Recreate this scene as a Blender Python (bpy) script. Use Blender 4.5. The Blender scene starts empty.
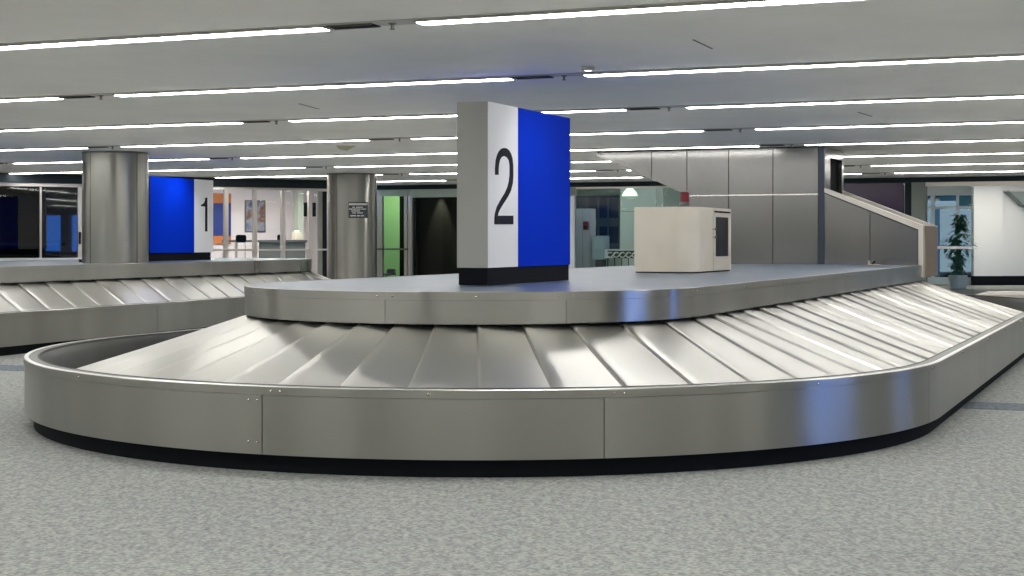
import bpy, math, random
from math import sin, cos, pi, atan2, hypot, radians
random.seed(7)
sc = bpy.context.scene
COL = sc.collection

# ---------------------------------------------------------------- camera, world, exposure
F_PX, HOR, CAM_H = 1500.0, 240.5, 1.25
cd = bpy.data.cameras.new('camera'); cam = bpy.data.objects.new('camera', cd); COL.objects.link(cam)
cam.location = (0, 0, CAM_H); cam.rotation_euler = (pi/2, 0, 0)
cd.sensor_width = 36; cd.lens = 36*F_PX/1024; cd.shift_y = (HOR-288)/1024
cd.clip_start = .05; cd.clip_end = 300
sc.camera = cam
w = bpy.data.worlds.new('daylight'); sc.world = w; w.use_nodes = True
bg = w.node_tree.nodes['Background']; bg.inputs[0].default_value = (.50, .70, 1, 1); bg.inputs[1].default_value = 8.0
vs = sc.view_settings
vs.view_transform = 'Standard'; vs.look = 'None'; vs.gamma = 1; vs.use_curve_mapping = False; vs.exposure = 0.0
sc.cycles.use_denoising = True
sc.cycles.max_bounces = 10; sc.cycles.diffuse_bounces = 5; sc.cycles.glossy_bounces = 5
sc.cycles.sample_clamp_indirect = 6
STRIP = 26.0          # emission of the ceiling tubes
CEIL = 2.512

# ---------------------------------------------------------------- materials
def mat(name, color, rough=.5, metal=0, emit=None, estr=0, spec=None, coat=0):
    m = bpy.data.materials.new(name); m.use_nodes = True
    b = m.node_tree.nodes['Principled BSDF']
    b.inputs['Base Color'].default_value = (*color, 1); b.inputs['Roughness'].default_value = rough
    b.inputs['Metallic'].default_value = metal
    if coat: b.inputs['Coat Weight'].default_value = coat
    if spec is not None: b.inputs['Specular IOR Level'].default_value = spec
    if emit: b.inputs['Emission Color'].default_value = (*emit, 1); b.inputs['Emission Strength'].default_value = estr
    return m
def nodes(m): return m.node_tree.nodes, m.node_tree.links, m.node_tree.nodes['Principled BSDF']
def noise(m, scale=(1, 1, 1), nscale=5, detail=3, rough=.5, coords='Object'):
    N, L, B = nodes(m)
    tc = N.new('ShaderNodeTexCoord'); mp = N.new('ShaderNodeMapping'); mp.inputs['Scale'].default_value = scale
    t = N.new('ShaderNodeTexNoise'); t.inputs['Scale'].default_value = nscale; t.inputs['Detail'].default_value = detail
    t.inputs['Roughness'].default_value = rough
    L.new(tc.outputs[coords], mp.inputs[0]); L.new(mp.outputs[0], t.inputs['Vector'])
    return t
def ramp(m, sock, p0, c0, p1, c1):
    N, L, B = nodes(m)
    r = N.new('ShaderNodeValToRGB'); L.new(sock, r.inputs[0])
    r.color_ramp.elements[0].position = p0; r.color_ramp.elements[0].color = (*c0, 1)
    r.color_ramp.elements[1].position = p1; r.color_ramp.elements[1].color = (*c1, 1)
    return r
def mix_col(m, base, t, lo, hi, p0=.35, p1=.65):
    N, L, B = nodes(m)
    r = ramp(m, t.outputs['Fac'], p0, lo, p1, hi); L.new(r.outputs[0], B.inputs['Base Color']); return r
def rough_map(m, t, lo, hi):
    N, L, B = nodes(m)
    r = N.new('ShaderNodeMapRange'); L.new(t.outputs['Fac'], r.inputs[0])
    r.inputs[1].default_value = 0; r.inputs[2].default_value = 1; r.inputs[3].default_value = lo; r.inputs[4].default_value = hi
    L.new(r.outputs[0], B.inputs['Roughness'])
def bump(m, sock, strength, dist):
    N, L, B = nodes(m)
    b = N.new('ShaderNodeBump'); b.inputs['Strength'].default_value = strength; b.inputs['Distance'].default_value = dist
    L.new(sock, b.inputs['Height']); L.new(b.outputs[0], B.inputs['Normal'])

M = {}
def steel(name, lo, hi, r0, r1, ns=1.2, an=.0, vert=True, b=0, sc_=(1, 1, .15)):
    """brushed sheet metal: long soft tone changes, brushing that stretches reflections"""
    m = mat(name, hi, .3, 1)
    N, L, B = nodes(m)
    t = noise(m, sc_, ns, 1); mix_col(m, None, t, lo, hi, .12, .88); rough_map(m, t, r0, r1)
    if b:
        t2 = noise(m, sc_, 3.0, 1); bump(m, t2.outputs['Fac'], b, .008)
    if an:
        B.inputs['Anisotropic'].default_value = an
        c = N.new('ShaderNodeCombineXYZ'); c.inputs[2].default_value = 1
        if vert: L.new(c.outputs[0], B.inputs['Tangent'])
        else:
            g = N.new('ShaderNodeNewGeometry'); v = N.new('ShaderNodeVectorMath'); v.operation = 'CROSS_PRODUCT'
            L.new(g.outputs['True Normal'], v.inputs[0]); L.new(c.outputs[0], v.inputs[1]); L.new(v.outputs[0], B.inputs['Tangent'])
    return m
M['skirt'] = steel('brushed_steel_skirt', (.27, .268, .245), (.40, .398, .37), .27, .33, 2.0, an=.9)
M['band'] = steel('brushed_steel_band', (.32, .318, .29), (.44, .438, .41), .26, .31, 2.0, an=.9)
M['plate'] = steel('brushed_steel_plate', (.61, .60, .57), (.67, .66, .625), .30, .38, 1.5, b=0, sc_=(1, 1, 1))
M['panel'] = steel('satin_steel_panel', (.20, .20, .198), (.24, .24, .235), .20, .25, 1.0, an=.5, vert=False, b=0, sc_=(1, 1, 1))
M['pillar'] = steel('pillar_steel', (.24, .235, .21), (.32, .315, .295), .28, .32, an=.85)
M['lip'] = mat('highlight_lip', (.80, .80, .78), .3, 1)  # lighter than the skirt: the edge highlight is in this colour
M['frame'] = mat('aluminium_frame', (.66, .62, .57), .35, .7)
M['lframe'] = mat('pale_aluminium', (.72, .75, .78), .4, .3)
M['chrome'] = mat('rivet_steel', (.75, .75, .72), .2, 1)
M['darkmetal'] = mat('dark_metal', (.16, .16, .15), .4, .8)
M['trough'] = steel('trough_metal', (.035, .037, .035), (.08, .08, .078), .3, .4, 2, b=0)
M['black'] = mat('black_plastic', (.006, .007, .010), .8, spec=.12)
M['rubber'] = mat('black_rubber', (.02, .02, .02), .5)
M['fascia'] = mat('dark_fascia', (.014, .022, .028), .6, spec=.2)
M['deck'] = mat('deck_laminate', (.20, .25, .32), .33)
t = noise(M['deck'], (1, 1, 1), 2, 4); mix_col(M['deck'], None, t, (.085, .12, .185), (.125, .165, .235)); rough_map(M['deck'], t, .26, .42)
M['blue'] = mat('blue_laminate', (.0005, .03, .50), .6, spec=.02)
M['white'] = mat('white_laminate', (.84, .83, .81), .45)
M['grey'] = mat('shaded_white_laminate', (.36, .36, .335), .5)  # white laminate darkened to grey, shade of the sign's end put in the colour
M['ink'] = mat('black_lettering', (.004, .005, .012), .6, spec=.15)
M['cabinet'] = mat('cream_cabinet', (.60, .56, .48), .45)
t = noise(M['cabinet'], (1, 1, 1), 3, 3); mix_col(M['cabinet'], None, t, (.66, .60, .49), (.71, .65, .54))
M['red'] = mat('red_beacon', (.17, .003, .008), .2, coat=.3)
M['tube'] = mat('fluorescent_tube', (.9, .9, .9), .4, emit=(1, .98, .93), estr=STRIP)
M['ofc'] = mat('office_light', (.9, .9, .9), .4, emit=(1, .96, .88), estr=30)
M['lobby'] = mat('lobby_fill_light', (.9, .9, .9), .4, emit=(.95, 1, .95), estr=14)
M['housing'] = mat('light_housing', (.52, .51, .48), .5)
M['slot'] = mat('slot_recess', (.11, .105, .095), .6)
M['ceil'] = mat('ceiling_paint', (.80, .795, .76), .65)
t = noise(M['ceil'], (1, 1, 1), 1.2, 5, .6); mix_col(M['ceil'], None, t, (.86, .85, .815), (.93, .92, .885), .3, .7)
t = noise(M['ceil'], (1, 1, 1), 90, 2); bump(M['ceil'], t.outputs['Fac'], .25, .004)
M['wallw'] = mat('white_wall', (.70, .68, .66), .7)
M['wallpink'] = mat('warm_white_wall', (.80, .70, .715), .7)
M['wallgreen'] = mat('pale_green_wall', (.50, .58, .50), .7)
M['green'] = mat('green_wall', (.34, .62, .22), .7)
M['darkwall'] = mat('charcoal_wall', (.006, .006, .0045), .9, spec=.05)
M['brownwall'] = mat('brown_wall', (.075, .058, .035), .8)
M['purple'] = mat('purple_glass', (.045, .02, .075), .2)
M['navy'] = mat('navy_glass', (.02, .05, .13), .15)
M['desk'] = mat('grey_desk', (.09, .09, .095), .5)
M['orange'] = mat('orange_panel', (.55, .17, .05), .6)
M['pblue'] = mat('poster_blue', (.012, .03, .20), .6)
M['greenfill'] = mat('green_fill_lamp', (.9, .9, .9), .4, emit=(1, 1, .9), estr=34)
M['hall'] = mat('hall_fill_lamp', (.9, .9, .9), .4, emit=(1, .95, .84), estr=32)
M['lampshade'] = mat('lamp_shade', (.85, .95, .8), .5, emit=(.85, 1, .75), estr=.8)
M['leaf'] = mat('leaf_green', (.012, .13, .075), .5)
M['stem'] = mat('stem_brown', (.10, .06, .03), .8)
M['pot'] = mat('pot_white', (.6, .62, .65), .5)
M['outwall'] = mat('outdoor_wall', (.55, .62, .72), .8)
M['screen'] = mat('dark_screen', (.010, .012, .016), .35, spec=.15)
M['beige'] = mat('beige_plastic', (.62, .55, .44), .5)
def glass(name, tint, rough=.02, mixf=.12):
    m = bpy.data.materials.new(name); m.use_nodes = True
    N = m.node_tree.nodes; L = m.node_tree.links; N.clear()
    o = N.new('ShaderNodeOutputMaterial'); mx = N.new('ShaderNodeMixShader')
    tr = N.new('ShaderNodeBsdfTransparent'); tr.inputs[0].default_value = (*tint, 1)
    gl = N.new('ShaderNodeBsdfGlossy'); gl.inputs['Roughness'].default_value = rough
    fr = N.new('ShaderNodeFresnel'); fr.inputs[0].default_value = 1.22
    mth = N.new('ShaderNodeMath'); mth.operation = 'ADD'; mth.inputs[1].default_value = mixf
    L.new(fr.outputs[0], mth.inputs[0]); L.new(mth.outputs[0], mx.inputs[0])
    L.new(tr.outputs[0], mx.inputs[1]); L.new(gl.outputs[0], mx.inputs[2]); L.new(mx.outputs[0], o.inputs[0])
    return m
M['sky_dimmer'] = glass('sky_dimming_glass', (.25, .25, .235), .02, .0)  # tint added to dim the strong sky seen through this pane
M['daylight_tint'] = glass('daylight_blue_glass', (.36, .60, 1), .02, .0)  # blue tint added to colour the daylight that the steel reflects
M['glass'] = glass('clear_glass', (.9, .93, .92), .02, .0)
M['tint'] = glass('tinted_glass', (.45, .45, .42), .02, .03)
# carpet
m = M['carpet'] = mat('carpet', (.3, .31, .3), .95, spec=.1)
N, L, B = nodes(m)
tc = N.new('ShaderNodeTexCoord')
def nz(scale, ns, det, ro=.5, rot=0):
    mp = N.new('ShaderNodeMapping'); mp.inputs['Scale'].default_value = scale; mp.inputs['Rotation'].default_value = (0, 0, rot)
    t = N.new('ShaderNodeTexNoise'); t.inputs['Scale'].default_value = ns; t.inputs['Detail'].default_value = det; t.inputs['Roughness'].default_value = ro
    L.new(tc.outputs['Object'], mp.inputs[0]); L.new(mp.outputs[0], t.inputs['Vector']); return t
a = nz((1, 1, 1), 48, 2, .6); b_ = nz((1, .5, 1), 24, 3, .6, .38); c_ = nz((1, 1, 1), .5, 2)
r1 = ramp(m, a.outputs['Fac'], .36, (.17, .185, .18), .62, (.50, .515, .49))
r2 = ramp(m, b_.outputs['Fac'], .40, (.24, .25, .26), .60, (.43, .44, .415))
mx = N.new('ShaderNodeMix'); mx.data_type = 'RGBA'; mx.inputs[0].default_value = .5
L.new(r1.outputs[0], mx.inputs[6]); L.new(r2.outputs[0], mx.inputs[7])
r3 = ramp(m, c_.outputs['Fac'], .35, (.92, .92, .94), .65, (1, 1, 1))
mu = N.new('ShaderNodeMix'); mu.data_type = 'RGBA'; mu.blend_type = 'MULTIPLY'; mu.inputs[0].default_value = 1
L.new(mx.outputs[2], mu.inputs[6]); L.new(r3.outputs[0], mu.inputs[7]); L.new(mu.outputs[2], B.inputs['Base Color'])
bump(m, a.outputs['Fac'], .5, .01)
m = M['stripe'] = mat('carpet_stripe', (.16, .19, .22), .95, spec=.1)
t = noise(m, (1, 1, 1), 30, 2, .6); mix_col(m, None, t, (.12, .145, .175), (.22, .25, .28), .36, .62)
# picture
m = M['picture'] = mat('picture_print', (.4, .3, .2), .5)
t = noise(m, (1, 1, 1), 2.2, 2); N, L, B = nodes(m)
r = ramp(m, t.outputs['Fac'], .35, (.03, .05, .22), .65, (.55, .38, .25))
e = r.color_ramp.elements.new(.48); e.color = (.30, .30, .36, 1); e = r.color_ramp.elements.new(.56); e.color = (.16, .06, .04, 1)
L.new(r.outputs[0], B.inputs['Base Color'])

# ---------------------------------------------------------------- mesh helpers
class MB:
    def __init__(s): s.v = []; s.f = []
    def add(s, vs, fs):
        n = len(s.v); s.v += [tuple(p) for p in vs]; s.f += [tuple(i+n for i in f) for f in fs]; return s
    def box(s, x0, x1, y0, y1, z0, z1):
        vs = [(x, y, z) for z in (z0, z1) for y in (y0, y1) for x in (x0, x1)]
        return s.add(vs, [(0, 2, 3, 1), (4, 5, 7, 6), (0, 1, 5, 4), (2, 6, 7, 3), (0, 4, 6, 2), (1, 3, 7, 5)])
    def prism(s, pts, y0, y1, axis='y'):
        n = len(pts)
        if axis == 'y': A = [(p[0], y0, p[1]) for p in pts]; Bv = [(p[0], y1, p[1]) for p in pts]
        elif axis == 'x': A = [(y0, p[0], p[1]) for p in pts]; Bv = [(y1, p[0], p[1]) for p in pts]
        else: A = [(p[0], p[1], y0) for p in pts]; Bv = [(p[0], p[1], y1) for p in pts]
        return s.add(A+Bv, [tuple(range(n)), tuple(range(2*n-1, n-1, -1))]+[(i, i+n, (i+1) % n+n, (i+1) % n) for i in range(n)])
    def lathe(s, prof, seg=24, c=(0, 0), a0=0, a1=2*pi):
        full = abs(a1-a0-2*pi) < 1e-6; k = seg if full else seg+1; P = len(prof)
        vs = [(c[0]+r*cos(a0+(a1-a0)*i/seg), c[1]+r*sin(a0+(a1-a0)*i/seg), z) for i in range(k) for r, z in prof]
        fs = []
        for i in range(seg):
            j = (i+1) % k
            for q in range(P-1): fs.append((i*P+q, j*P+q, j*P+q+1, i*P+q+1))
        return s.add(vs, fs)
    def tube(s, p, q, r, seg=8):
        import mathutils
        p = mathutils.Vector(p); q = mathutils.Vector(q); d = (q-p).normalized()
        a = d.orthogonal().normalized(); b = d.cross(a)
        vs = [tuple(c+r*(a*cos(2*pi*i/seg)+b*sin(2*pi*i/seg))) for c in (p, q) for i in range(seg)]
        return s.add(vs, [tuple(range(seg-1, -1, -1)), tuple(range(seg, 2*seg))]+[(i, (i+1) % seg, (i+1) % seg+seg, i+seg) for i in range(seg)])
    def build(s, name, m, parent=None, smooth=30, bevel=0):
        me = bpy.data.meshes.new(name); me.from_pydata(s.v, [], s.f); me.materials.append(m)
        import bmesh
        bm = bmesh.new(); bm.from_mesh(me)
        bmesh.ops.remove_doubles(bm, verts=bm.verts, dist=1e-5)
        bmesh.ops.recalc_face_normals(bm, faces=bm.faces)
        if bevel:
            bmesh.ops.bevel(bm, geom=[e for e in bm.edges if len(e.link_faces) == 2 and e.calc_face_angle(0) > .6], offset=bevel, segments=2, affect='EDGES', clamp_overlap=True)
        bm.to_mesh(me); bm.free()
        if smooth:
            me.shade_smooth(); me.set_sharp_from_angle(angle=radians(smooth))
        o = bpy.data.objects.new(name, me); COL.objects.link(o)
        if parent: o.parent = parent
        return o
def thing(name, label, cat, loc=(0, 0, 0), rz=0, group=None):
    o = bpy.data.objects.new(name, None); COL.objects.link(o); o.location = loc; o.rotation_euler = (0, 0, rz)
    o.empty_display_size = .2
    o['label'] = label; o['category'] = cat
    if group: o['group'] = group
    return o
def struct(o, label=None, cat=None):
    o['kind'] = 'structure'
    if label: o['label'] = label
    if cat: o['category'] = cat
    return o
class Frame:
    """a vertical plane standing in the place: local x along it, local y away from the viewer side"""
    def __init__(s, ox, oy, ang): s.o = (ox, oy); s.a = ang; s.c = cos(ang); s.s = sin(ang)
    def w(s, x, y): return (s.o[0]+x*s.c-y*s.s, s.o[1]+x*s.s+y*s.c)
    def lx(s, px, off=0):      # local x of the sight line px on the plane y=off
        k = (px-512)/F_PX
        ox, oy = s.o[0]-off*s.s, s.o[1]+off*s.c
        return (k*oy-ox)/(s.c-k*s.s)
    def dep(s, px, off=0): return s.w(s.lx(px, off), off)[1]
    def z(s, px, py, off=0): return CAM_H+(HOR-py)*s.dep(px, off)/F_PX

# ---------------------------------------------------------------- room shell
mb = MB(); mb.box(-16, 24, -9, 60, -.12, 0)
struct(mb.build('floor', M['carpet'], smooth=0), 'grey patterned carpet floor', 'floor')
THC = .378
FC = Frame(0, 33.2, -THC)          # far glazed wall
FL = Frame(-9.56, 28.0, atan2(3.5, 5.68))   # left glazed wall
# main ceiling (ends at the far glazed walls)
def far_pt(px): return FC.w(FC.lx(px), 0)
corner_x = FC.lx(374)
cw = FC.w(corner_x, .25)
lw = FL.w(-8, .25); rw = FC.w(20, .25)
lc = FL.w(FL.lx(374), .25)
pts = [(-16, -9), (24, -9), (24, FC.w(24/.929, .25)[1]), (rw[0], rw[1]), cw, lc, lw, (-16, lw[1])]
mb = MB(); mb.prism(pts, CEIL, CEIL+.12, 'z')
struct(mb.build('ceiling', M['ceil'], smooth=0), 'off-white ceiling with slots for strip lights', 'ceiling')
mb = MB(); mb.prism([(24, FC.w(24/.929, .3)[1]), (24, 60), (-16, 60), (-16, 25.0), (lw[0], lw[1]+.1), (lc[0], lc[1]+.1), (cw[0], cw[1]+.1)], 2.84, 2.95, 'z')
struct(mb.build('ceiling_beyond_glass', M['ceil'], smooth=0), 'higher ceiling of the rooms beyond the glass', 'ceiling')
mb = MB(); mb.box(-16, 13.2, -9.2, -9, 0, 2.6)
struct(mb.build('wall_back', M['brownwall'], smooth=0), 'wall behind the viewer', 'wall')
mb = MB(); mb.box(-16.2, -16, -9.2, 60, 0, 2.9)
struct(mb.build('wall_left', M['wallw'], smooth=0), 'left side wall', 'wall')
# right wall with tall daylight windows
WX = 13.0
wins = [(6.4, 8.1), (8.5, 9.3), (14.0, 14.7), (23.6, 24.6)]
mb = MB(); y = -9.2
for a0, a1 in wins+[(28.2, 28.2)]:
    mb.box(WX, WX+.2, y, a0, 0, 2.6); y = a1
for a0, a1 in wins: mb.box(WX, WX+.2, a0, a1, 2.25, 2.6); mb.box(WX, WX+.2, a0, a1, 0, .12)
struct(mb.build('wall_right', M['darkwall'], smooth=0), 'dark right side wall with tall window openings', 'wall')
for i, (a0, a1) in enumerate(wins):
    f = MB(); f.box(WX+.06, WX+.12, a0, a0+.05, .12, 2.25); f.box(WX+.06, WX+.12, a1-.05, a1, .12, 2.25)
    f.box(WX+.06, WX+.12, a0, a1, 2.2, 2.25); f.box(WX+.06, WX+.12, a0, a1, .12, .17)
    o = struct(f.build('window_%d' % (i+1), M['lframe'], smooth=0), 'tall side window frame', 'window')
    g = MB(); g.box(WX+.085, WX+.095, a0+.05, a1-.05, .17, 2.2); g.build('pane', M['daylight_tint'], o, smooth=0)

mb = MB(); mb.box(22.8, 23, 20, 60, 0, 2.9)
struct(mb.build('wall_far_right', M['wallw'], smooth=0), 'far right wall beyond the glass', 'wall')
# carpet stripe parallel with the light rows
def rowpt(s, n): return (s*cos(THC)+n*sin(THC), -s*sin(THC)+n*cos(THC))
n0 = 11.33*cos(THC)+3.6*sin(THC)
q = [rowpt(-18, n0-.24), rowpt(14, n0-.24), rowpt(14, n0+.24), rowpt(-18, n0+.24)]
mb = MB(); mb.prism(q, 0, .003, 'z')
struct(mb.build('trim_carpet_stripe', M['stripe'], smooth=0), 'darker blue-grey stripe woven across the carpet', 'carpet stripe')

# ---------------------------------------------------------------- ceiling strip lights
ORD = ['first', 'second', 'third', 'fourth', 'fifth', 'sixth', 'seventh', 'eighth', 'ninth', 'tenth', 'eleventh', 'twelfth']
def proj(x, y, z):
    if y < .3: return None
    return 512+F_PX*x/y, HOR-F_PX*(z-CAM_H)/y
n1 = 8.39*cos(THC)
ROWS = [(i, n1+i*2.945) for i in range(-5, 9)]
PER, GAP, S0 = 4.25, .58, -3.97
def inside(s, n):
    x, y = rowpt(s, n)
    if x < -15.6 or x > 12.7 or y < -8.6: return False
    # keep on the viewer's side of both glazed walls
    fx, fy = x-FC.o[0], y-FC.o[1]; dc = -fx*sin(FC.a)+fy*cos(FC.a)
    gx, gy = x-FL.o[0], y-FL.o[1]; dl = -gx*sin(FL.a)+gy*cos(FL.a)
    return (dc < -.15) and (dl < -.15)
LW = .105
proto = None
for i, n in ROWS:
    row_things = []
    smin = smax = None
    s = -30.0
    while s < 30:
        if inside(s, n): smin = s if smin is None else smin; smax = s
        s += .1
    if smin is None: continue
    t = MB(); t.box(0, smax-smin, -.085, .085, -.006, 0)
    tr = t.build('trim_%d' % (i+6), M['housing'], smooth=0); x, y = rowpt(smin, n); tr.location = (x, y, CEIL); tr.rotation_euler = (0, 0, -THC)
    struct(tr, 'pale metal trim channel of a ceiling light row', 'ceiling trim')
    for k in range(-6, 6):
        g = S0+k*PER
        a0, a1 = g+GAP/2, g+PER-GAP/2
        # --- lamp between two gaps
        b0, b1 = max(a0, smin), min(a1, smax)
        if b1-b0 > .4:
            x, y = rowpt((b0+b1)/2, n); h = (b1-b0)/2
            o = thing('ceiling_light', '', 'ceiling light', (x, y, CEIL-.008), -THC, 'fluorescent strip lights in the ceiling rows')
            m1 = MB(); m1.box(-h, h, -LW/2-.012, LW/2+.012, -.010, 0); m1.build('housing', M['housing'], o, smooth=0)
            m2 = MB(); m2.box(-h+.02, h-.02, -LW/2, LW/2, -.014, -.010); m2.build('diffuser', M['tube'], o, smooth=0)
            e0 = rowpt(b0, n); e1 = rowpt(b1, n)
            P = [proj(*rowpt(b0+(b1-b0)*u/20, n), CEIL-.03) for u in range(21)]
            vis = [p for p in P if p and -5 < p[0] < 1029 and p[1] > -2]
            row_things.append((o, len(vis) > 0, (vis[0][0]+vis[-1][0])/2 if vis else 0))
        # --- gap: dark recess and a sprinkler
        if smin+.4 < g < smax-.4:
            x, y = rowpt(g, n); p = proj(x, y, CEIL)
            if p and -30 < p[0] < 1054 and p[1] > -20:
                o = thing('sprinkler_head', '', 'sprinkler', (x, y, CEIL-.008), -THC, 'sprinklers between the strip lights')
                m1 = MB(); m1.lathe([(0, 0), (.022, 0), (.022, -.005), (.009, -.01), (.009, -.032), (0, -.032)], 12, (.13, 0)); m1.build('body', M['darkmetal'], o)
                m1 = MB(); m1.lathe([(0, -.032), (.015, -.032), (.015, -.036), (0, -.036)], 12, (.13, 0)); m1.build('deflector', M['darkmetal'], o)
                o['rowpos'] = (i, p[0]); row_things.append((o, 'sp', p[0]))
                v = thing('ceiling_slot_vent', '', 'vent', (x, y, CEIL-.008), -THC, 'dark slots between the strip lights')
                m1 = MB(); m1.box(-.27, .02, -.05, .05, -.006, 0); m1.build('recess', M['black'], v, smooth=0)
                m1 = MB()
                for yy in (-.056, .05): m1.box(-.276, .026, yy, yy+.006, -.010, 0)
                m1.build('vent_frame', M['slot'], v, smooth=0)
                row_things.append((v, 'vt', p[0]))
    rn = 'ceiling row nearest the camera' if i == 0 else '%s ceiling row from the camera' % ORD[i] if 0 < i < 12 else 'row'
    if i == -1: rn = 'row just behind the frame'
    for kind, txt in ((True, 'fluorescent strip light in the %s'), ('sp', 'small dark sprinkler head in the %s'), ('vt', 'short black slot in the %s')):
        vis = sorted([r for r in row_things if r[1] is kind or r[1] == kind and not isinstance(r[1], bool)], key=lambda r: r[2])
        for j, r in enumerate(vis):
            del_ = r[0].get('rowpos')
            if del_ is not None: del r[0]['rowpos']
            pos = ', alone in it' if len(vis) == 1 else ', %s from left' % ORD[j]
            r[0]['label'] = (txt % rn) + pos
    for r in row_things:
        if r[1] is False: r[0]['label'] = 'fluorescent strip light in the ceiling outside the photographed view'

# small marks on the ceiling: hairline access cuts and a yellowed patch
def cpt(px, py):
    Y = F_PX*(CEIL-CAM_H)/(HOR-py); return ((px-512)/F_PX*Y, Y)
for (p0, q0, p1, q1, t_) in ((693, 39.5, 712, 48.5, 'long hairline cut in the ceiling above the cream cabinet'), (299, 103.5, 319, 109, 'short hairline cut in the ceiling left of the number 2 sign'), (858, 112, 872, 116.5, 'faint hairline cut in the ceiling at the right')):
    a, b = cpt(p0, q0), cpt(p1, q1); d = hypot(b[0]-a[0], b[1]-a[1]); nx, ny = -(b[1]-a[1])/d*.006, (b[0]-a[0])/d*.006
    mb = MB(); mb.prism([(a[0]+nx, a[1]+ny), (b[0]+nx, b[1]+ny), (b[0]-nx, b[1]-ny), (a[0]-nx, a[1]-ny)], CEIL-.003, CEIL, 'z')
    struct(mb.build('trim_ceiling_cut', M['slot'], smooth=0), t_, 'ceiling cut')
mb = MB(); mb.prism([cpt(336, 145.6), cpt(356, 145.6), cpt(347, 150.5), cpt(339, 149)], CEIL-.004, CEIL, 'z')
struct(mb.build('trim_ceiling_patch', mat('yellowed_patch', (.50, .48, .33), .7), smooth=0), 'small yellowed triangular patch on the ceiling', 'ceiling patch')

# ---------------------------------------------------------------- baggage carousels
class Path:
    """racetrack: x=+R straight (far to near), near arc, x=-R straight (near to far), far arc"""
    def __init__(s, R, yn, yf):
        s.R, s.yn, s.yf = R, yn, yf; s.L = yf-yn; s.A = pi*R
        s.len = 2*s.L+2*s.A; s.b = [0, s.L, s.L+s.A, 2*s.L+s.A, s.len]
    def at(s, t, R=None):
        R = s.R if R is None else R
        t %= s.len
        if t < s.b[1]: return (R, s.yf-t), (1, 0)
        if t < s.b[2]:
            a = (t-s.b[1])/s.R; n = (cos(a), -sin(a)); return (R*n[0], s.yn+R*n[1]), n
        if t < s.b[3]: return (-R, s.yn+(t-s.b[2])), (-1, 0)
        a = (t-s.b[3])/s.R; n = (-cos(a), sin(a)); return (R*n[0], s.yf+R*n[1]), n
    def seg(s, t):
        t %= s.len
        for i in range(4):
            if t < s.b[i+1] or i == 3: return i, (t-s.b[i])/(s.b[i+1]-s.b[i])
    def frm(s, i, f): return s.b[i]+f*(s.b[i+1]-s.b[i])
def sweep(mb, path, t0, t1, prof, step=.12, closed=False, cap=True):
    """prof: closed list of (dr, z) swept along the path"""
    ts = set([t0, t1]); n = max(2, int((t1-t0)/step)+1)
    ts = [t0+(t1-t0)*i/n for i in range(n+1)]
    for b in path.b:
        for mlt in (0, path.len):
            if t0 < b+mlt < t1: ts.append(b+mlt)
    ts = sorted(set(round(x, 5) for x in ts))
    if closed: ts = ts[:-1]
    P = len(prof); vs = []
    for t_ in ts:
        for dr, z in prof:
            (x, y), _n = path.at(t_, path.R+dr); vs.append((x, y, z))
    k = len(ts); fs = []
    for i in range(k if closed else k-1):
        j = (i+1) % k
        for q in range(P):
            r = (q+1) % P; fs.append((i*P+q, j*P+q, j*P+r, i*P+r))
    if not closed and cap: fs += [tuple(range(P)), tuple(range((k-1)*P, k*P))[::-1]]
    mb.add(vs, fs)
RIVET = None
def rivet(parent, x, y, z, n, r=.0085):
    global RIVET
    if RIVET is None:
        b = MB(); b.lathe([(0.0, .006), (.004, .0055), (.007, .0035), (.0085, 0), (.0085, -.003)], 10)
        RIVET = b.build('rivet', M['chrome'], parent); o = RIVET
    else:
        o = RIVET.copy(); COL.objects.link(o); o.parent = parent
    a = atan2(n[1], n[0]); o.location = (x, y, z); o.rotation_euler = (0, pi/2, a); o.scale = (r/.0085,)*3
    return o
ZT, ZB, ZD, ZDB = .465, .10, .930, .7305
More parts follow.
